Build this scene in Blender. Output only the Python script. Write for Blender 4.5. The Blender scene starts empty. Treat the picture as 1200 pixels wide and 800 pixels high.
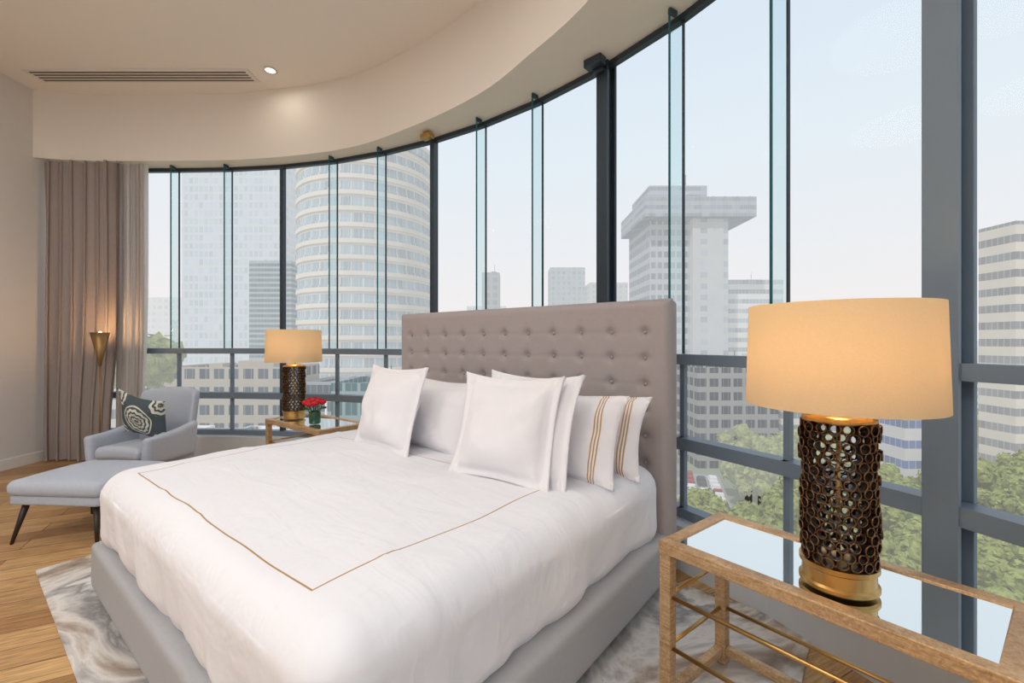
import bpy, bmesh, math, random
from mathutils import Vector, Matrix, noise
random.seed(7)
S = bpy.context.scene
COL = S.collection
S.view_settings.view_transform = 'Standard'
S.view_settings.look = 'None'

# ------------------------------------------------------------------ materials
def srgb(r, g, b):
    f = lambda c: (c/255/12.92) if c/255 <= .04045 else ((c/255+.055)/1.055)**2.4
    return (f(r), f(g), f(b), 1)

class NT:
    def __init__(s, name):
        s.m = bpy.data.materials.new(name); s.m.use_nodes = True
        s.t = s.m.node_tree; s.t.nodes.clear()
        s.out = s.n('ShaderNodeOutputMaterial')
    def n(s, typ, **kw):
        nd = s.t.nodes.new(typ)
        for k, v in kw.items(): setattr(nd, k, v)
        return nd
    def l(s, a, b): s.t.links.new(a, b)
    def setin(s, sock, v):
        if hasattr(v, 'is_output') or isinstance(v, bpy.types.NodeSocket): s.l(v, sock)
        else: sock.default_value = v
    def math(s, op, a, b=None, c=None):
        nd = s.n('ShaderNodeMath', operation=op)
        s.setin(nd.inputs[0], a)
        if b is not None: s.setin(nd.inputs[1], b)
        if c is not None: s.setin(nd.inputs[2], c)
        return nd.outputs[0]
    def mix(s, f, a, b):
        nd = s.n('ShaderNodeMix', data_type='RGBA')
        s.setin(nd.inputs[0], f); s.setin(nd.inputs[6], a); s.setin(nd.inputs[7], b)
        return nd.outputs[2]
    def obj(s):
        return s.n('ShaderNodeTexCoord').outputs['Object']
    def sep(s, v):
        nd = s.n('ShaderNodeSeparateXYZ'); s.l(v, nd.inputs[0]); return nd.outputs
    def noise(s, v, scale, detail=4, dist=0, rough=.5):
        nd = s.n('ShaderNodeTexNoise'); s.l(v, nd.inputs['Vector'])
        nd.inputs['Scale'].default_value = scale; nd.inputs['Detail'].default_value = detail
        nd.inputs['Distortion'].default_value = dist; nd.inputs['Roughness'].default_value = rough
        return nd.outputs[0]
    def scalev(s, v, sc, rot=(0,0,0)):
        nd = s.n('ShaderNodeMapping'); s.l(v, nd.inputs[0]); nd.inputs['Scale'].default_value = sc
        nd.inputs['Rotation'].default_value = rot
        return nd.outputs[0]
    def bump(s, h, strength, dist=.01):
        nd = s.n('ShaderNodeBump'); s.l(h, nd.inputs['Height'])
        nd.inputs['Strength'].default_value = strength; nd.inputs['Distance'].default_value = dist
        return nd.outputs[0]
    def ramp(s, f, stops):
        nd = s.n('ShaderNodeValToRGB'); s.l(f, nd.inputs[0]); cr = nd.color_ramp
        while len(cr.elements) < len(stops): cr.elements.new(.5)
        for e, (p, c) in zip(cr.elements, stops): e.position = p; e.color = c
        return nd.outputs[0]
    def bsdf(s, col, rough=.5, metal=0, normal=None, **kw):
        nd = s.n('ShaderNodeBsdfPrincipled')
        s.setin(nd.inputs['Base Color'], col); s.setin(nd.inputs['Roughness'], rough)
        nd.inputs['Metallic'].default_value = metal
        if normal is not None: s.l(normal, nd.inputs['Normal'])
        for k, v in kw.items(): s.setin(nd.inputs[k.replace('_', ' ')], v)
        return nd.outputs[0]
    def done(s, sh): s.l(sh, s.out.inputs[0]); return s.m

def simple(name, col, rough=.5, metal=0, var=.06, vs=8, bump=0, bs=200, **kw):
    n = NT(name); o = n.obj()
    c2 = tuple(min(1, x*(1+var)) for x in col[:3])+(1,); c1 = tuple(x*(1-var) for x in col[:3])+(1,)
    c = n.mix(n.noise(o, vs), c1, c2)
    nm = n.bump(n.noise(o, bs, 2), bump, .004) if bump else None
    return n.done(n.bsdf(c, rough, metal, nm, **kw))

M_wall = simple('wall_paint', srgb(212,207,203), .8, var=.02, bump=.1)
M_ceil = simple('ceiling_paint', srgb(238,231,223), .9, var=.01)
M_soff = simple('soffit_paint', srgb(228,220,210), .8, var=.01)
M_base = simple('baseboard_paint', srgb(225,220,214), .5)
M_steel = simple('blue_gray_steel', srgb(108,122,136), .45, .0, var=.05)
M_dark = simple('dark_frame_metal', srgb(52,64,74), .4, .3)
M_ledge = simple('sill_stone', srgb(196,200,204), .4)
M_uph = simple('taupe_upholstery', srgb(166,156,154), .9, var=.05, vs=40, bump=.4, bs=500)
M_rail = simple('gray_upholstery', srgb(170,170,173), .9, var=.05, vs=40, bump=.4, bs=500)
M_chair = simple('gray_chair_fabric', srgb(180,187,200), .9, var=.08, vs=60, bump=.5, bs=400)
M_leg = simple('dark_walnut', srgb(45,35,32), .4)
M_trunk = simple('tree_bark', srgb(90,76,62), .9)
M_brass = simple('aged_brass', srgb(200,160,98), .3, 1, var=.12, vs=14)
M_oldbrass = simple('dull_bronze_brass', srgb(150,118,78), .4, .9, var=.12, vs=14)
M_bronze = simple('dark_bronze', srgb(70,52,42), .3, .8, var=.4, vs=30)
M_rim = simple('worn_bronze_rim', srgb(120,88,58), .35, .9, var=.4, vs=40)
M_white = simple('white_linen', srgb(231,228,231), .85, var=.01, bump=.15, bs=600)
M_plast = simple('white_grille', srgb(225,220,212), .5)
M_slot = simple('grille_slot', srgb(105,92,82), .8)
M_green = simple('leaf_green', srgb(50,100,45), .5, var=.3)
M_red = simple('rose_red', srgb(200,22,35), .6, var=.3, vs=60)
M_vase = simple('green_glass_vase', srgb(45,85,60), .1, var=.1)

def wood_mat():
    n = NT('gilded_oak'); o = n.obj()
    g = n.noise(n.scalev(o, (60, 60, 60)), 1, 6, 2)
    g2 = n.noise(n.scalev(o, (6, 6, 90)), 1.5, 4, 1)
    f = n.math('MULTIPLY', n.math('ADD', g, g2), .5)
    c = n.ramp(f, [(.3, srgb(142,106,70)), (.55, srgb(196,160,118)), (.75, srgb(224,196,158))])
    return n.done(n.bsdf(c, .36, .25, n.bump(f, .2)))
M_oak = wood_mat()

def floor_mat():
    n = NT('oak_floor_planks'); o = n.obj()
    v = n.scalev(o, (1, 1, 1), (0, 0, math.radians(-28)))
    b = n.n('ShaderNodeTexBrick'); n.l(v, b.inputs['Vector'])
    b.inputs['Scale'].default_value = 1; b.inputs['Brick Width'].default_value = 1.5
    b.inputs['Row Height'].default_value = .17; b.inputs['Mortar Size'].default_value = .003
    b.inputs['Color1'].default_value = srgb(212,172,120); b.inputs['Color2'].default_value = srgb(170,126,80)
    b.inputs['Mortar'].default_value = srgb(100,70,44); b.offset = .37
    g = n.noise(n.scalev(v, (2.5, 30, 1)), 2, 6, 1.5)
    c = n.n('ShaderNodeMix', data_type='RGBA', blend_type='MULTIPLY'); c.inputs[0].default_value = 1
    n.l(b.outputs[0], c.inputs[6])
    n.l(n.ramp(g, [(.3, (.55,.53,.5,1)), (.7, (1.15,1.15,1.15,1))]), c.inputs[7])
    return n.done(n.bsdf(c.outputs[2], .38, 0, n.bump(g, .15)))
M_floor = floor_mat()

def rug_mat():
    n = NT('marbled_rug'); o = n.obj()
    v = n.scalev(o, (.8, .4, 1), (0, 0, .5))
    a = n.noise(v, 1.25, 6, 2.6, .58)
    c = n.ramp(a, [(.28, srgb(112,88,72)), (.37, srgb(172,156,142)), (.43, srgb(222,217,211)), (.50, srgb(146,142,142)),
                   (.545, srgb(228,224,219)), (.61, srgb(208,200,190)), (.66, srgb(148,116,88)), (.72, srgb(202,188,170))])
    f = n.noise(o, 350, 2)
    return n.done(n.bsdf(c, .95, 0, n.bump(f, .6, .006)))
M_rug = rug_mat()

def glass_mat(name, tint, refl=.6):
    n = NT(name)
    t = n.n('ShaderNodeBsdfTransparent'); t.inputs[0].default_value = tint
    g = n.n('ShaderNodeBsdfGlossy'); g.inputs['Roughness'].default_value = .02
    g.inputs[0].default_value = (.9, .95, .97, 1)
    fr = n.n('ShaderNodeFresnel'); fr.inputs[0].default_value = 1.45
    m = n.n('ShaderNodeMixShader'); n.l(n.math('MULTIPLY', fr.outputs[0], refl), m.inputs[0])
    n.l(t.outputs[0], m.inputs[1]); n.l(g.outputs[0], m.inputs[2])
    return n.done(m.outputs[0])
M_glass = glass_mat('window_glass', (.985,.995,.995,1), .10)
M_fin = glass_mat('teal_fin_glass', (.76,.89,.90,1), .3)
M_fedge = simple('teal_glass_edge', srgb(30,88,96), .2)

def mirror():
    n = NT('mirror_top'); o = n.obj()
    c = n.mix(n.noise(o, 3), (.86,.89,.89,1), (.92,.94,.94,1))
    return n.done(n.bsdf(c, .03, 1))
M_mirror = mirror()

def cloth(name, c1, c2, tr, sc=(300,300,20)):
    n = NT(name); o = n.obj()
    c = n.mix(n.noise(n.scalev(o, sc), 1), c1, c2)
    d = n.n('ShaderNodeBsdfDiffuse'); n.l(c, d.inputs[0])
    t = n.n('ShaderNodeBsdfTranslucent'); n.l(c, t.inputs[0])
    m = n.n('ShaderNodeMixShader'); m.inputs[0].default_value = tr
    n.l(d.outputs[0], m.inputs[1]); n.l(t.outputs[0], m.inputs[2])
    return n.done(m.outputs[0])
M_curt = cloth('taupe_curtain', srgb(150,137,131), srgb(178,164,157), .22)
M_sheer = cloth('sheer_curtain', srgb(205,198,194), srgb(220,214,210), .55)
M_shade = cloth('linen_lampshade', srgb(236,212,172), srgb(248,228,190), .46, (150,150,400))

def emis(name, col, st):
    n = NT(name); e = n.n('ShaderNodeEmission'); e.inputs[0].default_value = col; e.inputs[1].default_value = st
    return n.done(e.outputs[0])
M_bulb = emis('warm_bulb', (1,.75,.42,1), 6)
M_down = emis('downlight_lens', (1,.93,.82,1), 4)

def duvet_mat():
    n = NT('white_duvet_gold_border'); o = n.obj(); s = n.sep(o); x, y, z = s[0], s[1], s[2]
    w = .0030
    cx = n.math('MAXIMUM', n.math('COMPARE', x, .31, w), n.math('COMPARE', x, 2.11, w))
    ylim = n.math('MULTIPLY', n.math('LESS_THAN', y, 1.883), n.math('GREATER_THAN', y, .75))
    cy = n.math('COMPARE', y, 1.88, w)
    cy = n.math('MAXIMUM', cy, n.math('COMPARE', y, .75, w))
    xlim = n.math('MULTIPLY', n.math('LESS_THAN', x, 2.113), n.math('GREATER_THAN', x, .307))
    m = n.math('MAXIMUM', n.math('MULTIPLY', cx, ylim), n.math('MULTIPLY', cy, xlim))
    m = n.math('MULTIPLY', m, n.math('GREATER_THAN', z, .6))
    c = n.mix(m, srgb(231,231,236), srgb(170,128,76))
    w1 = n.noise(n.scalev(o, (1.6,5.5,3), (0,0,.5)), 1.4, 3, .8)
    w2 = n.noise(n.scalev(o, (6,2.2,3), (0,0,-.35)), 1.3, 3, .6)
    b = n.bump(n.math('ADD', w1, w2), .38, .035)
    return n.done(n.bsdf(c, .85, 0, b))
M_duvet = duvet_mat()

def stripe_mat():
    n = NT('white_pillow_gold_stripes'); o = n.obj(); s = n.sep(o); x = s[0]
    m = None
    for p in (-.372, -.358, -.344):
        c = n.math('COMPARE', x, p, .0034); m = c if m is None else n.math('MAXIMUM', m, c)
    c = n.mix(m, srgb(231,228,231), srgb(190,150,96))
    return n.done(n.bsdf(c, .85, 0, n.bump(n.noise(o, 9, 4, .5), .2, .02)))
M_stripe = stripe_mat()

def cushion_mat():
    n = NT('medallion_cushion'); o = n.obj(); s = n.sep(o); x, z = s[0], s[2]
    def med(cx, cz, fr, pet, amp):
        dx = n.math('SUBTRACT', n.math('ABSOLUTE', x) if cx else x, cx); dz = n.math('SUBTRACT', n.math('ABSOLUTE', z) if cz else z, cz)
        r = n.math('SQRT', n.math('ADD', n.math('MULTIPLY', dx, dx), n.math('MULTIPLY', dz, dz)))
        a = n.math('ARCTAN2', dz, dx)
        q = n.math('ADD', r, n.math('MULTIPLY', n.math('SINE', n.math('MULTIPLY', a, pet)), amp))
        return r, n.math('GREATER_THAN', n.math('SINE', n.math('MULTIPLY', q, fr)), .15)
    r1, g1 = med(0, 0, 150, 12, .005)
    r2, g2 = med(.235, .19, 130, 9, .006)
    m1 = n.math('LESS_THAN', r1, .135)
    m2 = n.math('MULTIPLY', n.math('LESS_THAN', r2, .115), n.math('SUBTRACT', 1, m1))
    f = n.math('ADD', n.math('MULTIPLY', m1, g1), n.math('MULTIPLY', m2, g2))
    bg = n.math('MULTIPLY', n.math('MULTIPLY', n.math('SUBTRACT', 1, m1), n.math('SUBTRACT', 1, m2)), 1)
    f = n.math('ADD', f, bg)
    # thin outline ring around the centre medallion
    o1 = n.math('COMPARE', r1, .150, .006); f = n.math('MULTIPLY', f, n.math('SUBTRACT', 1, o1))
    f = n.math('SUBTRACT', 1, f)
    return n.done(n.bsdf(n.mix(f, srgb(74,86,92), srgb(212,212,200)), .9))
M_cush = cushion_mat()

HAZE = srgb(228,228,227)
def hazemix(n, c, haze, nrm=None):  # aerial haze put into the material as a constant pale glow
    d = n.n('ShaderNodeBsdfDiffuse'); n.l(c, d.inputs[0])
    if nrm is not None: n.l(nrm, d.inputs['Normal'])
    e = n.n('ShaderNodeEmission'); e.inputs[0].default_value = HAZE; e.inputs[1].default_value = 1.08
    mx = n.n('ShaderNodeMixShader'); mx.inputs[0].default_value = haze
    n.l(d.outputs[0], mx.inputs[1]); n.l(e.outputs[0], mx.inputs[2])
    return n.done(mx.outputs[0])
def facade(name, wall, glass, fh, bw, fv, fz, haze=.3, round_r=0, var=.35):
    n = NT(name); o = n.obj(); s = n.sep(o)
    if round_r: h = n.math('MULTIPLY', n.math('ARCTAN2', s[1], s[0]), round_r)
    else: h = n.math('ADD', s[0], s[1])
    h = n.math('ADD', h, 500.13)
    zz = n.math('DIVIDE', n.math('ADD', s[2], 500.0), fh); hh = n.math('DIVIDE', h, bw)
    m = n.math('MULTIPLY', n.math('LESS_THAN', n.math('FRACT', zz), fv), n.math('LESS_THAN', n.math('FRACT', hh), fz))
    mul = n.math('LESS_THAN', n.math('FRACT', n.math('DIVIDE', h, 1.15)), .12)
    m2 = n.math('MULTIPLY', m, n.math('SUBTRACT', 1, n.math('MULTIPLY', mul, .55)))
    cmb = n.n('ShaderNodeCombineXYZ'); n.l(n.math('FLOOR', n.math('DIVIDE', h, min(bw, 2.3))), cmb.inputs[0]); n.l(n.math('FLOOR', zz), cmb.inputs[1])
    wn = n.n('ShaderNodeTexWhiteNoise'); n.l(cmb.outputs[0], wn.inputs[0])
    dk = tuple(c*(1-var) for c in glass[:3])+(1,); lt = tuple(min(1, c*(1+var)) for c in glass[:3])+(1,)
    big = n.noise(o, .06, 3, .5)
    g = n.mix(n.math('MULTIPLY', n.math('ADD', wn.outputs[0], big), .6), dk, lt)
    wl = n.mix(n.noise(o, .25, 5), tuple(c*.82 for c in wall[:3])+(1,), wall)
    c = n.mix(m2, wl, g)
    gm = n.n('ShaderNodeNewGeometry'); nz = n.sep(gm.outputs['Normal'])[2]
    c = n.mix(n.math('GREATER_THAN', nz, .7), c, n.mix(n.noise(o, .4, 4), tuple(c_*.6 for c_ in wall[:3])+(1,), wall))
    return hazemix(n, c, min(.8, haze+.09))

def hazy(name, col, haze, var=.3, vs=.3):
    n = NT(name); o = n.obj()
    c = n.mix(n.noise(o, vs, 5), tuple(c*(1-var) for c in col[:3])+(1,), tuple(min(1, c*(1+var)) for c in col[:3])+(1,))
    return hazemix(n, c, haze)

# ------------------------------------------------------------------ geometry helpers
def mk(name, verts, faces, mat, parent=None, smooth=False, loc=(0,0,0), rot=(0,0,0)):
    me = bpy.data.meshes.new(name); me.from_pydata([tuple(v) for v in verts], [], faces); me.update()
    if mat: me.materials.append(mat)
    if smooth:
        for p in me.polygons: p.use_smooth = True
    ob = bpy.data.objects.new(name, me); COL.objects.link(ob)
    ob.location = loc; ob.rotation_euler = rot
    if parent: ob.parent = parent
    return ob
def empty(name, loc=(0,0,0), rz=0, sc=1):
    e = bpy.data.objects.new(name, None); COL.objects.link(e); e.empty_display_size = .1
    e.location = loc; e.rotation_euler = (0,0,rz); e.scale = (sc,sc,1); return e
def boxvf(c, s, rz=0):
    cx, cy, cz = c; sx, sy, sz = s[0]/2, s[1]/2, s[2]/2
    co, si = math.cos(rz), math.sin(rz); v = []
    for z in (-sz, sz):
        for x, y in ((-sx,-sy),(sx,-sy),(sx,sy),(-sx,sy)):
            v.append((cx+x*co-y*si, cy+x*si+y*co, cz+z))
    f = [(3,2,1,0),(4,5,6,7),(0,1,5,4),(1,2,6,5),(2,3,7,6),(3,0,4,7)]
    return v, f
class MB:
    def __init__(s): s.v = []; s.f = []
    def add(s, v, f):
        k = len(s.v); s.v += list(v); s.f += [tuple(i+k for i in q) for q in f]
    def box(s, c, sz, rz=0): s.add(*boxvf(c, sz, rz))
    def lathe(s, prof, c=(0,0,0), n=32, cap=False):
        v = []; f = []
        for r, z in prof:
            for i in range(n):
                a = 2*math.pi*i/n; v.append((c[0]+r*math.cos(a), c[1]+r*math.sin(a), c[2]+z))
        for j in range(len(prof)-1):
            for i in range(n):
                f.append((j*n+i, j*n+(i+1)%n, (j+1)*n+(i+1)%n, (j+1)*n+i))
        if cap: f.append(tuple(range(n))[::-1]); f.append(tuple((len(prof)-1)*n+i for i in range(n)))
        s.add(v, f)
    def rod(s, a, b, r, n=10, r2=None):
        a = Vector(a); b = Vector(b); d = (b-a).normalized(); r2 = r if r2 is None else r2
        u = d.orthogonal().normalized(); w = d.cross(u); v = []
        for p, q in ((a, r), (b, r2)):
            for i in range(n):
                t = 2*math.pi*i/n; v.append(p+u*q*math.cos(t)+w*q*math.sin(t))
        f = [(i, (i+1)%n, n+(i+1)%n, n+i) for i in range(n)]+[tuple(range(n))[::-1], tuple(range(n, 2*n))]
        s.add(v, f)
    def obj(s, name, mat, parent=None, smooth=False, bevel=0, **kw):
        o = mk(name, s.v, s.f, mat, parent, smooth, **kw)
        if bevel:
            m = o.modifiers.new('b', 'BEVEL'); m.width = bevel; m.segments = 2; m.limit_method = 'ANGLE'
        return o
def rbox(name, size, r, mat, parent=None, loc=(0,0,0), rot=(0,0,0), seg=16, fn=None):
    bm = bmesh.new(); bmesh.ops.create_cube(bm, size=2)
    bmesh.ops.subdivide_edges(bm, edges=bm.edges[:], cuts=seg, use_grid_fill=True)
    h = [s/2 for s in size]
    for v in bm.verts:
        p = []
        for i in range(3):
            t = v.co[i]; ext = h[i]
            k = min(.45, 1.2*r/ext) ; at = abs(t)
            q = at/.7*(1-k) if at < .7 else (1-k)+(at-.7)/.3*k
            p.append(math.copysign(q*ext, t))
        p = Vector(p)
        inn = Vector([max(-(h[i]-r), min(h[i]-r, p[i])) for i in range(3)])
        d = p-inn
        if d.length > 1e-9: p = inn+d.normalized()*r
        if fn: p = Vector(fn(p))
        v.co = p
    bmesh.ops.recalc_face_normals(bm, faces=bm.faces[:])
    me = bpy.data.meshes.new(name); bm.to_mesh(me); bm.free(); me.materials.append(mat)
    for p in me.polygons: p.use_smooth = True
    o = bpy.data.objects.new(name, me); COL.objects.link(o); o.location = loc; o.rotation_euler = rot
    if parent: o.parent = parent
    return o
def catmull(P, n):
    P = [Vector(p) for p in P]; Q = [2*P[0]-P[1]]+P+[2*P[-1]-P[-2]]; out = []
    for i in range(1, len(Q)-2):
        a, b, c, d = Q[i-1:i+3]
        for k in range(n):
            t = k/n
            out.append(.5*((2*b)+(-a+c)*t+(2*a-5*b+4*c-d)*t*t+(-a+3*b-3*c+d)*t**3))
    out.append(P[-1]); return out

# ------------------------------------------------------------------ room shell
EYE = 1.4; HS = 3.52; HC = 4.30
XW = -5.52
W = [(-5.52,5.59),(-2.76,5.45),(-.817,4.74),(.725,3.47),(1.70,1.76),(2.07,-.115),(2.0,-2.1),(1.6,-4)]
WS = catmull(W, 3)
WS[1] = Vector((-4.09,5.56)); WS[2] = Vector((-3.42,5.53))
F = [(-5.52,5.21),(-5.04,5.30),(-4.03,5.31),(-3.0,5.25),(-1.86,4.98),(-1.0,4.47),(-.28,3.87),(.13,3.34),(.476,2.81),(.83,1.95),(1.12,1.0),(1.33,0),(1.38,-1.5),(1.2,-4)]
FS = catmull(F, 8)

def ngon(name, pts, z, mat, th):
    n = len(pts); v = [(p[0],p[1],z) for p in pts]+[(p[0],p[1],z+th) for p in pts]
    f = [tuple(range(n)), tuple(range(n, 2*n))[::-1]]+[(i, (i+1)%n, n+(i+1)%n, n+i) for i in range(n)]
    bm = bmesh.new(); vs = [bm.verts.new(q) for q in v]
    for q in f: bm.faces.new([vs[i] for i in q])
    bmesh.ops.recalc_face_normals(bm, faces=bm.faces[:])
    bmesh.ops.triangulate(bm, faces=[x for x in bm.faces if len(x.verts) > 4])
    me = bpy.data.meshes.new(name); bm.to_mesh(me); bm.free(); me.materials.append(mat)
    o = bpy.data.objects.new(name, me); COL.objects.link(o); return o
out = []
for i, p in enumerate(WS):
    a = WS[max(0, i-1)]; b = WS[min(len(WS)-1, i+1)]; d = (b-a).normalized(); out.append(p+Vector((-d.y, d.x))*.08)
base_poly = [(XW,-4)]+[(p.x,p.y) for p in out]
base_poly[1] = (XW, out[0].y)
ngon('floor', base_poly, -.1, M_floor, .1)
ngon('ceiling', base_poly, HC, M_ceil, .12)
mb = MB(); mb.box((XW-.06, .8, HC/2), (.12, 9.7, HC)); mb.obj('wall_left', M_wall)
mb = MB(); mb.box((XW+.01, .75, .06), (.02, 9.4, .12)); mb.obj('baseboard_left', M_base, bevel=.004)

def resample(P, n):
    L = [0]
    for i in range(1, len(P)): L.append(L[-1]+(P[i]-P[i-1]).length)
    o = []
    for k in range(n):
        t = L[-1]*k/(n-1); i = 0
        while i < len(L)-2 and L[i+1] < t: i += 1
        o.append(P[i].lerp(P[i+1], (t-L[i])/max(1e-9, L[i+1]-L[i])))
    return o
N = 90
A = resample(FS, N); B = resample(WS, N)
v = []; f = []
for i in range(N):
    a, b = A[i], B[i]
    d = (b-a).normalized(); b2 = b+d*.06
    v += [(a.x,a.y,HC),(a.x,a.y,HS),(b2.x,b2.y,HS),(b2.x,b2.y,HC)]
for i in range(N-1):
    for k in range(3):
        f.append((i*4+k, (i+1)*4+k, (i+1)*4+k+1, i*4+k+1))
so = mk('ceiling_soffit', v, f, M_soff, smooth=True)
e = so.modifiers.new('e', 'EDGE_SPLIT'); e.split_angle = math.radians(40)

def inward(P, d):
    o = []
    for i, p in enumerate(P):
        a = P[max(0, i-1)]; b = P[min(len(P)-1, i+1)]; t = (b-a).normalized(); o.append(p-Vector((-t.y, t.x))*d)
    return o
IN = inward(WS, .16); OUT = inward(WS, -.05)
v = []; f = []
for a, b in zip(IN, OUT): v += [(a.x,a.y,0),(a.x,a.y,.27),(b.x,b.y,.27),(b.x,b.y,0)]
for i in range(len(IN)-1):
    for k in range(3): f.append((i*4+k, i*4+k+1, (i+1)*4+k+1, (i+1)*4+k))
mk('trim_window_sill', v, f, M_ledge)

# windows
colw = {1:.045, 2:.055, 3:.105, 4:.115, 5:.125, 6:.12}
for bay in range(7):
    E = empty('window_%d' % (bay+1))
    pts = WS[bay*3:bay*3+4]
    fr = MB(); gl = MB(); fin = MB(); ed = MB(); dk = MB()
    for k in range(3):
        p, q = pts[k], pts[k+1]; d = q-p; L = d.length; ang = math.atan2(d.y, d.x); c = (p+q)/2
        for z, h, dep in ((1.285,.065,.09),(.745,.075,.10),(.30,.06,.09)):
            fr.box((c.x,c.y,z), (L+.02, dep, h), ang)
        dk.box((c.x,c.y,HS-.02), (L+.01, .05, .04), ang)
        gl.add([(p.x,p.y,.3),(q.x,q.y,.3),(q.x,q.y,HS),(p.x,p.y,HS)], [(0,1,2,3)])
        if k > 0:
            nrm = Vector((d.y, -d.x)).normalized()
            if nrm.dot(Vector((-1,-1))) < 0: nrm = -nrm
            a2 = math.atan2(nrm.y, nrm.x)
            fd = .13
            zt = (1.32+HS)/2; zh = HS-1.32
            e1 = p+nrm*fd
            fin.add([(p.x,p.y,1.32),(e1.x,e1.y,1.32),(e1.x,e1.y,HS),(p.x,p.y,HS)], [(0,1,2,3)])
            ed.box((e1.x,e1.y,zt), (.006,.014,zh), a2)
            dk.box((p.x,p.y,zt), (.012,.014,zh), a2)
            fr.box((p.x,p.y,.79), (.03,.035,.95), a2)
            dk.box((e1.x-nrm.x*.03,e1.y-nrm.y*.03,HS-.02), (.06,.024,.03), a2)
    fr.obj('frame', M_steel, E); gl.obj('glass', M_glass, E); fin.obj('glass_fins', M_fin, E)
    ed.obj('fin_edges', M_fedge, E); dk.obj('seams', M_dark, E)
    w = colw.get(bay+1)
    if w:
        p = Vector(W[bay+1]); a = Vector(W[bay]); b = Vector(W[min(7, bay+2)]); d = (b-a).normalized(); ang = math.atan2(d.y, d.x)
        nrm = Vector((d.y, -d.x))
        cm = MB()
        if w > .1:
            for s_ in (-.5, .5):
                cc = p+nrm*(s_*w*.9)
                cm.box((cc.x,cc.y,HS/2), (w,.022,HS), ang)
            cm.box((p.x,p.y,HS/2), (w*.35, w*.9, HS), ang)
        else: cm.box((p.x,p.y,HS/2), (w,w*1.3,HS), ang)
        cm.obj('column', M_steel if w > .11 else M_dark, E, bevel=.003)
mb = MB(); mb.box((.62,3.39,HS-.03), (.15,.08,.06), -.75); mb.box((.66,3.43,HS-.075), (.09,.06,.03), -.75); mb.obj('trim_column_bracket', M_dark, bevel=.006)
mb = MB(); mb.box((-.86,4.58,HS-.045), (.13,.08,.05), -.6); mb.box((-.86,4.58,HS-.012), (.06,.06,.03), -.6)
mb.obj('brass_motion_sensor', M_brass, bevel=.008)

# ceiling grille
G = empty('ceiling_air_grille', (-4.02,4.93,HC))
mb = MB(); mb.box((0,0,-.006), (2.42,.24,.012)); mb.obj('frame', M_plast, G, bevel=.003)
mb = MB()
for k in range(4): mb.box((0,-.075+.05*k,-.013), (2.32,.022,.004))
mb.obj('slots', M_slot, G)
def downlight(x, y, power, r=.05, z=HC, size=.25, name='recessed_downlight', col=(1,.93,.82)):
    D = empty(name, (x,y,z))
    mb = MB(); mb.lathe([(r,-.001),(r+.02,-.003),(r+.024,-.010),(r,-.012),(r,-.001)], n=40); mb.obj('trim_ring', M_plast, D, True)
    mb = MB(); mb.lathe([(.001,-.006),(r,-.006)], n=40); mb.obj('lens', M_down if r < .2 else M_fill, D)
    l = bpy.data.lights.new('lamp', 'AREA'); l.shape = 'DISK'; l.size = size; l.energy = power; l.color = col
    o = bpy.data.objects.new('lamp', l); COL.objects.link(o); o.parent = D; o.location = (0,0,-.03)
M_fill = emis('fill_light_disc', (1,.97,.93,1), 1.2)  # glowing disc of the added fill lights
downlight(-2.58, 4.83, 1.5)
for x, y, p in ((-3.9,2.0,24),(-1.5,1.9,20),(-3.7,-.6,46),(-1.1,-.6,40),(-3.4,-2.8,40),(-.6,-2.8,38)):  # fill lights added on the ceiling out of view to brighten the room
    downlight(x, y, p, r=.7, size=1.4, name='added_fill_light', col=(1,.97,.925))

# ------------------------------------------------------------------ rug
d1 = Vector((-.78,.626)); d2 = Vector((.626,.78))
RR = math.atan2(-d1.y, -d1.x)
rug = rbox('area_rug', (3.75,2.3,.012), .005, M_rug, loc=(-2.9-d1.x*1.875+d2.x*1.15, 2.75-d1.y*1.875+d2.y*1.15, .0065), rot=(0,0,RR), seg=10)

# ------------------------------------------------------------------ bed
BR = math.atan2(.626, -.78)
BED = empty('tufted_bed', (.874,2.504,.013), BR)
HBW, HBH = 2.4, 1.63
btn = []
cols = 11; rows = 6
sx = (HBW-.30)/(cols-1)
for r_ in range(rows):
    for c_ in range(cols):
        btn.append((.15+sx*c_, HBH-.19-.15*r_))
def hb_depth(x, z):
    e = min(x, HBW-x, HBH-z)
    d = 0
    if e < .05: d = -(.05-math.sqrt(max(0, .05**2-(.05-e)**2)))
    inside = .06 < x < HBW-.06 and z < HBH-.08
    if inside and z > HBH-.19-.15*rows:
        m = min((x-b[0])**2+(z-b[1])**2 for b in btn)
        dist = math.sqrt(m)
        d -= .024*math.exp(-(dist/.028)**2)
        fx = ((x-.15)/sx+.5) % 1-.5; fz = ((HBH-.19-z)/.15+.5) % 1-.5
        if z < HBH-.12: d -= .0022*math.exp(-(fx*sx/.014)**2)
        if .1 < x < HBW-.1: d -= .0022*math.exp(-(fz*.15/.014)**2)
    return d
nx, nz = 240, 165; v = []; f = []
for j in range(nz+1):
    z = .1+(HBH-.1)*j/nz
    for i in range(nx+1):
        x = HBW*i/nx; v.append((x, hb_depth(x, z), z))
for j in range(nz):
    for i in range(nx):
        a = j*(nx+1)+i; f.append((a, a+1, a+nx+2, a+nx+1))
mk('headboard_front', v, f, M_uph, BED, True)
rbox('headboard_body', (HBW,.10,HBH-.06), .03, M_uph, BED, (HBW/2,-.085,(HBH-.06)/2+.055), seg=10)
mb = MB()
for bx, bz in btn:
    mb.lathe([(.001,.008),(.007,.006),(.011,.001),(.011,-.004)], n=10)
    k = 40
    for t in range(len(mb.v)-k, len(mb.v)):
        q = mb.v[t]; mb.v[t] = (bx+q[0], -.020+q[2], bz+q[1])
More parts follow.
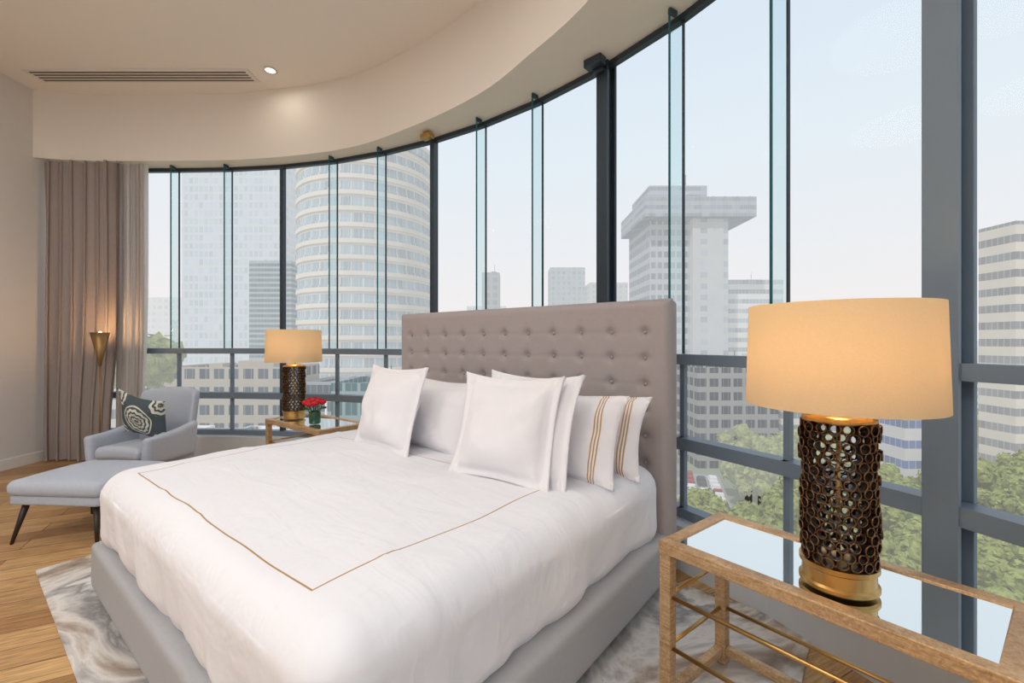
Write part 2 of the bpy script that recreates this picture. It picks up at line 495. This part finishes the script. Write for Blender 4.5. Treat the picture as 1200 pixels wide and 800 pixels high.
mb.obj('buttons', M_uph, BED, True)
rbox('side_rails', (2.4,2.05,.24), .03, M_rail, BED, (1.2,1.0,.19), seg=12)
mb = MB()
for x in (.1,2.3):
    for y in (.1,1.95): mb.rod((x,y,0), (x,y,.08), .03)
mb.obj('feet', M_leg, BED)
rbox('mattress', (2.26,1.9,.34), .07, M_white, BED, (1.2,1.0,.47), seg=8)
def duv(p):
    x, y, z = p
    zz = (z+.22)/.44
    o = Vector((x, y, z))
    if zz < .8:
        k = (1-zz/.8)
        w = noise.noise(Vector((x*3.2, y*3.2, zz*.8)))*.045*k + noise.noise(Vector((x*8, y*8, zz*1.2)))*.026*k
        n_ = Vector((x/1.17 if abs(x) > 1.0 else 0, y/.99 if abs(y) > .85 else 0, 0))
        if n_.length > 0: o += n_.normalized()*(w-.03*k)
    else:
        o.z += noise.noise(Vector((x*1.7, y*1.7, 3)))*.018 + noise.noise(Vector((x*4, y*4, 9)))*.010
        o.z += .006*math.exp(-(noise.noise(Vector((x*1.3+4, y*1.9, 1)))/.06)**2)
    cr = max(0, 1-(x/1.17)**4)*max(0, 1-(y/1.0)**4)
    o.z += .015*cr if zz > .5 else 0
    o.x += 1.2; o.y += 1.01; o.z += .48
    return o
rbox('duvet', (2.34,2.0,.44), .13, M_duvet, BED, seg=80, fn=duv)

def pillow(name, Wd, H, T, mat, parent, loc, rot, flange=.03, seed=0):
    n_ = 44; v = []; f = []
    for side in (1, -1):
        for j in range(n_+1):
            for i in range(n_+1):
                u = -1+2*i/n_; w = -1+2*j/n_
                fu = flange/(Wd/2); fw = flange/(H/2)
                uu = min(1, abs(u)/(1-fu)); ww = min(1, abs(w)/(1-fw))
                th = (max(0, 1-uu**2.6)**.6)*(max(0, 1-ww**2.6)**.6)
                x = u*Wd/2*(1-.08*(1-w*w)); z = w*H/2*(1-.10*(1-u*u))
                nn = noise.noise(Vector((x*6+seed*7, z*6, side*3)))*.26+noise.noise(Vector((x*14+seed, z*14, side)))*.12
                y = side*(T/2*th*(1+nn)+.003)
                cr_ = math.exp(-((abs(u)-abs(w))/.12)**2)*max(0, abs(u)-.35)
                y -= side*cr_*.018*math.sin(abs(u)*22+seed)
                y += .014*math.sin(u*3+seed)*math.cos(w*2.3+seed)
                z -= .03*th*(1-w)*.3
                v.append((x, y, z))
    m = (n_+1)**2
    for s_ in (0, 1):
        for j in range(n_):
            for i in range(n_):
                a = s_*m+j*(n_+1)+i; q = (a, a+1, a+n_+2, a+n_+1)
                f.append(q if s_ else q[::-1])
    bd = [i for i in range(n_+1)]+[(j+1)*(n_+1)+n_ for j in range(n_)]+[n_*(n_+1)+n_-1-i for i in range(n_)]+[(n_-1-j)*(n_+1) for j in range(n_-1)]
    for i in range(len(bd)):
        a, b = bd[i], bd[(i+1) % len(bd)]; f.append((a, b, b+m, a+m))
    return mk(name, v, f, mat, parent, True, loc, rot)
def bedpillow(name, a, b, Wd, H, T, tilt, mat, yaw=0, fl=.03, seed=0, base=.70):
    t = math.radians(tilt)
    return pillow(name, Wd, H, T, mat, BED, (a, b-H/2*math.sin(t), base+H/2*math.cos(t)-.01), (t, 0, math.radians(yaw)), fl, seed)
bedpillow('euro_pillow_1', .57, .84, .61, .555, .18, 19, M_white, 4, .045, 1)
bedpillow('euro_pillow_2', .50, .76, .60, .565, .12, 19, M_white, -2, .045, 2)
bedpillow('euro_pillow_3', 1.56, .80, .64, .56, .19, 16, M_white, -4, .045, 3)
bedpillow('striped_pillow_1', .545, .56, .96, .46, .18, 24, M_stripe, 0, .012, 4)
bedpillow('striped_pillow_2', .485, .36, .92, .44, .20, 24, M_stripe, 0, .012, 5)
bedpillow('flat_pillow_1', 1.43, .60, .78, .44, .18, 24, M_white, 0, .012, 6)
bedpillow('flat_pillow_2', 1.47, .38, .84, .46, .18, 24, M_white, 0, .012, 7)

# ------------------------------------------------------------------ nightstands
def nightstand(A, u, L, D, z0=0):
    u = Vector(u).normalized(); ang = math.atan2(u.y, u.x)
    N_ = empty('mirrored_nightstand', (A[0],A[1],z0), ang)
    H = .65-z0; b = .045
    mb = MB()
    for x in (b/2, L-b/2):
        for y in (b/2, D-b/2): mb.box((x,y,(H-.001)/2), (b,b,H-.001))
    mb.obj('legs', M_oak, N_, bevel=.004)
    mb = MB()
    for y in (b/2, D-b/2): mb.box((L/2,y,H-.0225), (L+.004,b+.004,.045))
    for x in (b/2, L-b/2): mb.box((x,D/2,H-.0225), (b+.004,D-b*2+.003,.0445))
    for y in (b/2, D-b/2): mb.box((L/2,y,.06), (L-2*b,.035,.035))
    for x in (b/2, L-b/2): mb.box((x,D/2,.06), (.035,D-2*b,.035))
    mb.obj('top_frame', M_oak, N_, bevel=.004)
    mb = MB(); mb.box((L/2,D/2,H-.012), (L-2*b,D-2*b,.012)); mb.obj('mirror_inset', M_mirror, N_)
    mb = MB()
    for z in (.43,.24):
        for y in (b/2, D-b/2): mb.rod((b,y,z), (L-b,y,z), .008)
        for x in (b/2, L-b/2): mb.rod((x,b,z), (x,D-b,z), .008)
    mb.obj('brass_rods', M_brass, N_, True)
    return N_
nightstand((.556,1.71), (.62,-.78), .92, .46, .013)
nightstand((-2.40,4.40), (.79,-.61), .98, .48)

def table_lamp(x, y, z0, watts, seed):
    rnd = random.Random(seed)
    Lp = empty('bronze_table_lamp', (x,y,z0))
    mb = MB(); mb.lathe([(.0,.0),(.098,.0),(.104,.006),(.104,.016),(.097,.022),(.095,.058),(.103,.064),(.103,.078),(.088,.082),(.0,.082)], n=48)
    mb.obj('base', M_brass, Lp, True).modifiers.new('e', 'EDGE_SPLIT')
    # open lattice of short hollow tubes, brazed side to side round a hollow core
    rows = 16; r0 = .080; nn = 18; mb = MB(); rm = MB(); K = 12
    for j in range(rows):
        z = .096+j*.0262
        for i in range(nn):
            a = 2*math.pi*(i+.5*(j % 2))/nn+rnd.uniform(-.02,.02); rr = .0152*rnd.uniform(.92,1.08); ln = rnd.uniform(.010,.026)
            ax = Vector((math.cos(a), math.sin(a), 0)); up = Vector((0,0,1)); tn = ax.cross(up)
            c0 = ax*r0+up*(z+rnd.uniform(-.002,.002))
            def ring(q, off): return [c0+ax*off+(tn*math.cos(2*math.pi*k/K)+up*math.sin(2*math.pi*k/K))*q for k in range(K)]
            vv = ring(rr,0)+ring(rr*1.05,ln)+ring(rr*.86,ln)+ring(rr*.84,0)
            ff = []
            for s_ in (0, 2, 3):
                s2 = (s_+1) % 4
                for k in range(K): ff.append((s_*K+k, s_*K+(k+1) % K, s2*K+(k+1) % K, s2*K+k))
            mb.add(vv, ff)
            rv = ring(rr*1.05,ln)+ring(rr*1.02,ln+.0018)+ring(rr*.88,ln+.0018)+ring(rr*.86,ln)
            rm.add(rv, [(s_*K+k, s_*K+(k+1) % K, (s_+1)*K+(k+1) % K, (s_+1)*K+k) for s_ in range(3) for k in range(K)])
    mb.obj('tube_lattice_body', M_bronze, Lp, True); rm.obj('tube_rims', M_rim, Lp, True)
    mb = MB(); mb.lathe([(.0,.497),(.07,.497),(.098,.503),(.098,.515),(.06,.525),(.02,.53),(.014,.56),(.02,.57),(.012,.60),(.012,.66),(.0,.66)], n=40)
    mb.rod((0,0,.08), (0,0,.5), .006); mb.rod((0,0,.66), (0,0,.852), .004)
    for k in range(3):
        a = k*2*math.pi/3; mb.rod((0,0,.845), (.243*math.cos(a),.243*math.sin(a),.845), .003)
    mb.lathe([(0,.85),(.012,.853),(.008,.868),(0,.875)], n=16)
    mb.obj('brass_stem', M_brass, Lp, True)
    mb = MB()
    mb.lathe([(.255,.550),(.246,.860),(.2435,.860),(.2525,.550),(.255,.550)], n=96)
    mb.obj('shade', M_shade, Lp, True)
    mb = MB()
    mb.lathe([(0,.655),(.02,.66),(.03,.685),(.026,.71),(.012,.73),(0,.735)], n=20); mb.obj('bulb', M_bulb, Lp, True)
    l = bpy.data.lights.new('bulb_light', 'POINT'); l.energy = watts; l.color = (1,.67,.32); l.shadow_soft_size = .04
    o = bpy.data.objects.new('bulb_light', l); COL.objects.link(o); o.parent = Lp; o.location = (0,0,.755)
table_lamp(1.01, 1.40, .652, 6, 1)
table_lamp(-2.13, 4.42, .652, 10, 2)

# flowers
V = empty('rose_vase', (-1.80,4.13,.652))
mb = MB(); mb.lathe([(0,0),(.045,0),(.05,.01),(.05,.10),(.046,.115),(.04,.115),(.042,.02),(0,.02)], n=24); mb.obj('vase', M_vase, V, True)
mb = MB(); gm = MB()
for k in range(16):
    a = k*2.4; rr = .085*math.sqrt((k+.5)/16); c = Vector((rr*math.cos(a), rr*math.sin(a), .185+.03*math.cos(rr*18)+random.uniform(-.008,.008)))
    for s_ in range(3):
        R = .034-.009*s_
        for p in range(5):
            t = p*2*math.pi/5+s_*.6+k; w = .7
            vs = []
            for (hh, rad) in ((-.02,.3),(-.005,.95),(.012,1.05),(.02+.004*s_,.85)):
                for q in (-w, 0, w): vs.append((c.x+R*rad*math.cos(t+q), c.y+R*rad*math.sin(t+q), c.z+hh))
            mb.add(vs, [(r*3+q, r*3+q+1, r*3+q+4, r*3+q+3) for r in range(3) for q in range(2)])
    gm.rod((c.x*.3,c.y*.3,.03), (c.x,c.y,c.z-.01), .003, 6)
for k in range(12):
    a = k*.55; p = Vector((.06*math.cos(a), .06*math.sin(a), .13)); q = p+Vector((.05*math.cos(a), .05*math.sin(a), .01)); m_ = (p+q)/2+Vector((0,0,.015)); t = Vector((-math.sin(a), math.cos(a), 0))*.018
    gm.add([p, m_-t, q, m_+t], [(0,1,2,3)])
mb.obj('roses', M_red, V, True); gm.obj('stems_and_leaves', M_green, V)

# ------------------------------------------------------------------ curtain
def drape(name, xa, xb, y0, folds, amp, mat, parent=None, nx=260, yend=None):
    v = []; f = []; nz = 24
    for j in range(nz+1):
        z = .015+(HS-.03)*j/nz; g = 1-.12*math.exp(-((z-.3)/.9)**2)
        for i in range(nx+1):
            t = i/nx
            ph = t*2*math.pi*folds+.9*math.sin(t*7)+.25*math.sin(z*.9+t*5)
            x = xa+(xb-xa)*t*g+.028*math.sin(2*ph)
            y = y0+amp*math.sin(ph)*(.75+.35*math.sin(t*13+z*.5))
            v.append((max(x, XW+.015), y, z))
    for j in range(nz):
        for i in range(nx):
            a = j*(nx+1)+i; f.append((a, a+1, a+nx+2, a+nx+1))
    return mk(name, v, f, mat, parent, True)
CU = empty('taupe_curtain')
drape('drape', -5.48, -4.62, 5.30, 6.5, .065, M_curt, CU)
drape('sheer', -4.70, -4.36, 5.37, 5, .025, M_sheer, CU, 100)

# floor lamp (torchiere)
T = empty('brass_torchiere_lamp', (-4.60,5.05,0))
mb = MB(); mb.lathe([(0,0),(.11,0),(.11,.012),(.02,.02),(0,.02)], n=32); mb.rod((0,0,.01), (0,0,1.20), .008)
mb.lathe([(.0,1.12),(.014,1.13),(.028,1.22),(.088,1.50),(.082,1.50),(.024,1.24),(.0,1.20)], n=32)
mb.obj('stand_and_cone', M_oldbrass, T, True)
mb = MB(); mb.lathe([(0,1.40),(.025,1.42),(.03,1.46),(.02,1.50),(0,1.515)], n=16); mb.obj('bulb', M_bulb, T, True)
l = bpy.data.lights.new('bulb_light', 'POINT'); l.energy = 6; l.color = (1,.58,.25); l.shadow_soft_size = .03
o = bpy.data.objects.new('bulb_light', l); COL.objects.link(o); o.parent = T; o.location = (0,0,1.55)

# ------------------------------------------------------------------ armchair + ottoman
C = empty('gray_armchair', (-3.44,4.24,0), math.radians(-8), .92)
rbox('seat_base', (.60,.60,.13), .035, M_chair, C, (0,0,.29), seg=8)
rbox('seat_cushion', (.50,.56,.12), .05, M_chair, C, (0,-.03,.40), seg=12, fn=lambda p: (p.x, p.y, p.z+.015*(1-(p.x/.25)**2)))
def backf(p):
    x, y, z = p
    y -= 1.2*x*x*(.6+.4*(z+.3)/.6)
    y += .22*(z+.28)
    x *= 1+.06*(z+.3)
    z -= .25*x*x
    return (x, y, z)
rbox('back', (.64,.11,.62), .05, M_chair, C, (0,.28,.63), seg=18, fn=backf)
for sgn in (-1, 1):
    def armf(p, s=sgn):
        x, y, z = p
        t = (y+.28)/.56
        if z > 0: z = z*(.72+.55*t*t)
        x += s*.03*(z+.15)/.3
        return (x, y, z)
    rbox('arm_%d' % (sgn+2), (.085,.58,.30), .04, M_chair, C, (sgn*.30,-.02,.45), seg=12, fn=armf)
mb = MB()
for x in (-.24,.24):
    for y in (-.24,.24): mb.rod((x,y,.24), (x*1.22,y*1.22,0), .022, 12, .010)
mb.obj('legs', M_leg, C, True)
pillow('medallion_cushion_on_chair', .54, .46, .15, M_cush, C, (.03,-.04,.70), (math.radians(22), math.radians(12), 0), .01, 11)
O = empty('gray_ottoman', (-3.12,3.38,0), math.radians(-4))
rbox('cushion', (.70,.62,.11), .05, M_chair, O, (0,0,.385), seg=14, fn=lambda p: (p.x, p.y, p.z+.025*(1-(p.x/.35)**2)*(1-(p.y/.31)**2)*(1 if p.z > 0 else 0)))
rbox('base', (.66,.58,.07), .02, M_chair, O, (0,0,.305), seg=6)
mb = MB()
for x in (-.26,.26):
    for y in (-.23,.23): mb.rod((x,y,.28), (x*1.22,y*1.22,0), .022, 12, .010)
mb.obj('legs', M_leg, O, True)

# ------------------------------------------------------------------ city
GZ = -30
RECT = [(-58,-19,100,140)]
def free(x, y, r=0):
    return not any(a-r < x < b+r and c-r < y < d+r for a, b, c, d in RECT)
mb = MB(); mb.box((0,800,GZ-1), (3000,1700,2)); mb.obj('city_ground', hazy('city_ground_mat', srgb(132,138,120), .25, .25, .08))
def bld(name, x0, x1, y, d, top, mat, bot=GZ, extra=()):
    RECT.append((x0, x1, y, y+d))
    m = MB(); m.box((0,0,(top-bot)/2), (x1-x0,d,top-bot))
    if top-bot < 60:
        w_ = x1-x0; t_ = top-bot
        m.box((w_*.15,0,t_+.9), (w_*.3,d*.4,1.8)); m.box((-w_*.25,d*.1,t_+.6), (w_*.12,d*.3,1.2))
        for s_ in (-1, 1):
            m.box((0,s_*(d/2-.2),t_+.45), (w_,.4,.9)); m.box((s_*(w_/2-.2),0,t_+.45), (.4,d-.8,.9))
        m.rod((w_*.2,0,t_+1.8), (w_*.2,0,t_+5), .12, 6)
    return m.obj(name, mat, loc=((x0+x1)/2, y+d/2, bot))
m = MB(); R = 16.7
prof = [(R,0)]
H = 49+1.4-GZ
z = 0
while z < H-6:
    prof += [(R,z),(R,z+2.2),(R+.35,z+2.2),(R+.35,z+3.7),(R,z+3.7)]; z += 3.7
prof += [(R,H-3),(R+1,H-3),(R+1,H),(R-1,H),(0,H)]
m.lathe(prof, n=96)
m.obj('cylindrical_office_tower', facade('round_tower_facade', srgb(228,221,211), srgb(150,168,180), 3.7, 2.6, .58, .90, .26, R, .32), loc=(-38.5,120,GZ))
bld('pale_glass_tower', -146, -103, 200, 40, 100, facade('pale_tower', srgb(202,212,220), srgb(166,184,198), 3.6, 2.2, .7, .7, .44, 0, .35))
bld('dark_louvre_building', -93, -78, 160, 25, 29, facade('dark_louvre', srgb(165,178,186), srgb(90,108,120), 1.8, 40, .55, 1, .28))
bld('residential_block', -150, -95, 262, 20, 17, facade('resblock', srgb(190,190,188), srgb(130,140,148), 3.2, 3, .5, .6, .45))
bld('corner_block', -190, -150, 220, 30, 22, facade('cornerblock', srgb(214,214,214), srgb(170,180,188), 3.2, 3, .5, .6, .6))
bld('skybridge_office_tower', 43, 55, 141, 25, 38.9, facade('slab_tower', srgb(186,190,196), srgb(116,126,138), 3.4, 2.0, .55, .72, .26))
bld('skybridge_tower_core', 55.2, 66, 138, 28, 38.9, facade('slab_core', srgb(194,196,200), srgb(158,166,176), 3.4, 7, .5, .3, .28))
m = MB(); m.box((0,0,0), (33.5,30,6)); m.box((-5,0,5.5), (18,20,5)); m.rod((-2,-8,8), (-2,-8,12), .25)
for k in range(9): m.box((-15+k*3.7,-15.1,0), (.4,.5,6))
m.obj('tower_crown', facade('crown', srgb(172,180,188), srgb(138,148,160), 2.4, 50, .5, 1, .26), loc=(56.8,151,42))
bld('white_office_block', 72, 90, 150, 20, 21, facade('white_office', srgb(226,226,226), srgb(150,160,168), 3.2, 30, .45, 1, .33))
bld('office_block_a', -12, -5, 180, 12, 28, facade('ofa', srgb(150,160,170), srgb(112,122,134), 3, 3, .6, .6, .38))
bld('office_block_b', 22, 42, 260, 16, 44, facade('ofb', srgb(164,174,184), srgb(134,144,156), 3, 3, .6, .6, .40))
bld('office_block_c', 43, 64, 250, 16, 34, facade('ofc', srgb(184,188,192), srgb(144,152,160), 3, 3, .6, .6, .46))
bld('office_block_d', -30, -4, 300, 16, 24, facade('ofd', srgb(194,200,204), srgb(164,172,180), 3, 3, .6, .6, .55))
bld('beige_apartment_tower', 98, 150, 88, 7, 24, facade('beige_tower', srgb(222,212,198), srgb(118,120,124), 3.4, 26, .45, .93, .20))
bld('low_dark_building', 46, 66, 112, 20, -6, facade('lowdark', srgb(160,160,160), srgb(72,78,84), 3.4, 3, .6, .75, .10))
bld('low_white_building', 68, 90, 114, 20, -3, facade('lowwhite', srgb(220,218,212), srgb(120,128,134), 3.2, 26, .5, 1, .15))
bld('blue_banded_building', 66, 78, 76, 12, -10, facade('blueband', srgb(206,204,204), srgb(78,100,150), 3.4, 40, .4, 1, .15))
bld('left_midrise_a', -62, -40, 80, 14, -4, facade('lma', srgb(190,182,172), srgb(92,102,112), 3.2, 2.6, .55, .7, .10))
bld('left_midrise_b', -39, -18, 84, 14, -7, facade('lmb', srgb(172,176,180), srgb(76,88,102), 3.2, 40, .55, 1, .10))
bld('left_midrise_c', -84, -64, 76, 14, -9, facade('lmc', srgb(210,206,200), srgb(120,128,134), 3.2, 2.6, .5, .6, .10))
bld('white_roof_pavilion', -29, -14, 40, 10, -8.8, facade('pav', srgb(240,240,238), srgb(150,150,150), 3.2, 4, .5, .6, .1))
bld('white_roof_pavilion', -50, -31, 46, 10, -10.2, facade('pav2', srgb(236,232,226), srgb(150,120,110), 3.2, 4, .5, .6, .1))
bld('teal_glass_building', -24, -8, 60, 12, -5, facade('tealb', srgb(150,170,172), srgb(70,104,110), 3.2, 2, .7, .8, .08))
rnd = random.Random(3)
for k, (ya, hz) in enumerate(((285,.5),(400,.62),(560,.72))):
    m = MB()
    for i in range(90):
        y = ya+rnd.uniform(0,110); x = rnd.uniform(-1.2,1.5)*y
        h = rnd.uniform(12,34)+(rnd.random() < .1)*16; w = rnd.uniform(10,30); dd = rnd.uniform(10,24)
        if any(a < x+w/2 and b > x-w/2 and c < y+dd/2 and d > y-dd/2 for a, b, c, d in RECT): continue
        RECT.append((x-w/2, x+w/2, y-dd/2, y+dd/2))
        m.box((x,y,h/2), (w,dd,h))
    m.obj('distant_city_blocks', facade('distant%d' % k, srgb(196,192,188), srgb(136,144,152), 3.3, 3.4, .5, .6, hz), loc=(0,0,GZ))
sa = math.atan2(-26, 80)
def onstreet(x, y, r):
    dx, dy = x-36, y-86; c, s_ = math.cos(-sa), math.sin(-sa)
    return abs(dx*c-dy*s_) < 5+r and abs(dx*s_+dy*c) < 22+r
m = MB()
for i in range(150):
    y = rnd.uniform(118,250); x = rnd.uniform(.2,1.5)*y if i % 2 else rnd.uniform(-1.1,-.1)*y; h = rnd.uniform(6,17)
    w = rnd.uniform(10,22); dd = rnd.uniform(10,18)
    if onstreet(x, y, 14): continue
    if any(a < x+w/2 and b > x-w/2 and c < y+dd/2 and d > y-dd/2 for a, b, c, d in RECT): continue
    RECT.append((x-w/2, x+w/2, y-dd/2, y+dd/2))
    m.box((x,y,h/2), (w,dd,h)); m.box((x+w*.2,y,h+.7), (w*.3,dd*.4,1.4))
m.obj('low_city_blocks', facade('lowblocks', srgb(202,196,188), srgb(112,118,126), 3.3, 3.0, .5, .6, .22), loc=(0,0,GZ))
m = MB(); m.box((36,86,.1), (11,44,.2), sa); m.obj('street', hazy('asphalt', srgb(150,150,150), .25, .08), loc=(0,0,GZ))
for nm, colr in (('traffic_cars', srgb(215,215,215)), ('traffic_cars', srgb(90,92,98)), ('traffic_cars', srgb(150,80,76))):
    m = MB()
    for i in range(9):
        t = rnd.uniform(-20,20); off = rnd.choice((-3.6,-1.2,1.2,3.6))
        c, s_ = math.cos(sa), math.sin(sa); x = 36+off*c-t*s_; y = 86+off*s_+t*c
        m.box((x,y,.85), (1.8,4.3,.75), sa); m.box((x,y,1.45), (1.5,2.2,.6), sa)
    m.obj(nm, hazy('car_paint', colr, .2, .1, .2), loc=(0,0,GZ))

# trees
def ico(sub):
    bm = bmesh.new(); bmesh.ops.create_icosphere(bm, subdivisions=sub, radius=1)
    a = [v.co.copy() for v in bm.verts]; b = [tuple(v.index for v in f_.verts) for f_ in bm.faces]; bm.free(); return a, b
I2 = ico(2)
def leafcards(m, c, R_, cnt, size, r):
    for _ in range(cnt):
        d = Vector((r.gauss(0,1), r.gauss(0,1), r.gauss(0,1)+.3)).normalized()
        p = c+d*R_*r.uniform(.85,1.25)
        u = Vector((r.gauss(0,1), r.gauss(0,1), r.gauss(0,1))).normalized(); w = d.cross(u)
        if w.length < .01: continue
        w.normalize(); s_ = size*r.uniform(.6,1.3)
        u2 = (d*r.uniform(-1,1)+w.cross(d)).normalized()
        m.add([p-w*s_-u2*s_*.6, p+w*s_-u2*s_*.6, p+w*s_*.6+u2*s_, p-w*s_*.6+u2*s_], [(0,1,2,3)])
def canopy(name, spots, mat, seed, clumps, I, cards, csize):
    r = random.Random(seed); m = MB(); tr = MB()
    for (x, y, h, s_) in spots:
        tr.rod((x,y,0), (x,y,h*.6), .35, 6, .2)
        for k in range(clumps):
            a = r.uniform(0,6.28); q = math.sqrt(r.uniform(0,1))*.8*s_
            c = Vector((x+q*math.cos(a), y+q*math.sin(a), h-s_*.2-(q*q)/s_*.8+r.uniform(-.35,.25)*s_)); R_ = s_*r.uniform(.20,.36)
            off = Vector((r.uniform(0,99),)*3)
            m.add([c+p*R_*(1+.35*noise.noise(p*2.4+off)+.35*noise.noise(p*7+off)) for p in I[0]], I[1])
            leafcards(m, c, R_, cards, csize, r)
    E = empty(name, (0,0,GZ)); m.obj('crowns', mat, E); tr.obj('trunks', M_trunk, E)
def leafmat(name, col, haze):
    n = NT(name); o = n.obj()
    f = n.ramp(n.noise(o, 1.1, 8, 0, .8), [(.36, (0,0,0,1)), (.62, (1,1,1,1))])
    c = n.mix(f, tuple(c*.22 for c in col[:3])+(1,), tuple(min(1, c*1.7) for c in col[:3])+(1,))  # dark noise paints shade among the leaves into the colour
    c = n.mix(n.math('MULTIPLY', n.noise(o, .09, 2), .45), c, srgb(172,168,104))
    return hazemix(n, c, haze)
near = []; far = []
def scat(lst, cnt, ya, yb, ra, rb, ha, hb, sa_, sb_):
    for i in range(cnt):
        y = rnd.uniform(ya,yb); x = y*rnd.uniform(ra,rb); s_ = rnd.uniform(sa_,sb_)
        if free(x, y, s_) and not onstreet(x, y, s_*.6): lst.append((x, y, rnd.uniform(ha,hb), s_))
scat(near, 150, 26, 74, .36, 1.5, 8, 14, 3.2, 5.0)
scat(far, 230, 74, 170, .3, 1.4, 8, 13, 4, 6)
scat(far, 40, 55, 140, -1.1, -.1, 9, 14, 3.5, 5)
scat(far, 6, 38, 44, -.85, -.77, 31, 34, 3, 4)
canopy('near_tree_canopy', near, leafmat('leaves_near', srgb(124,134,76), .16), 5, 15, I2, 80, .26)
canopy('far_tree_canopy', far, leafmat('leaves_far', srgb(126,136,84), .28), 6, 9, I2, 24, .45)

# ------------------------------------------------------------------ world, sun, camera
w = bpy.data.worlds.new('hazy_sky'); S.world = w; w.use_nodes = True; nt = w.node_tree; nt.nodes.clear()
tc = nt.nodes.new('ShaderNodeTexCoord'); sp = nt.nodes.new('ShaderNodeSeparateXYZ'); mr = nt.nodes.new('ShaderNodeMapRange')
mr.inputs['From Min'].default_value = -1; mr.inputs['From Max'].default_value = 1
cr = nt.nodes.new('ShaderNodeValToRGB'); bg = nt.nodes.new('ShaderNodeBackground'); ou = nt.nodes.new('ShaderNodeOutputWorld')
stops = [(0, srgb(205,205,205)), (.49, srgb(230,226,225)), (.53, srgb(231,227,227)), (.68, srgb(217,226,233)), (1, srgb(190,209,232))]
while len(cr.color_ramp.elements) < len(stops): cr.color_ramp.elements.new(.5)
for e_, (p, c) in zip(cr.color_ramp.elements, stops): e_.position = p; e_.color = c
nt.links.new(tc.outputs['Generated'], sp.inputs[0]); nt.links.new(sp.outputs[2], mr.inputs[0]); nt.links.new(mr.outputs[0], cr.inputs[0])
nt.links.new(cr.outputs[0], bg.inputs[0]); nt.links.new(bg.outputs[0], ou.inputs[0]); bg.inputs[1].default_value = 1.14
l = bpy.data.lights.new('sun', 'SUN'); l.energy = 2.0; l.angle = .03; l.color = (1,.95,.88)
o = bpy.data.objects.new('sun', l); COL.objects.link(o)
o.rotation_euler = Vector((.55,.75,-1.15)).to_track_quat('-Z', 'Y').to_euler()

cam = bpy.data.cameras.new('camera'); cam.sensor_width = 36; cam.lens = 530/1200*36; cam.clip_start = .05; cam.clip_end = 3000
co = bpy.data.objects.new('camera', cam); COL.objects.link(co); co.location = (0,0,EYE); co.rotation_euler = (math.pi/2,0,0)
S.camera = co
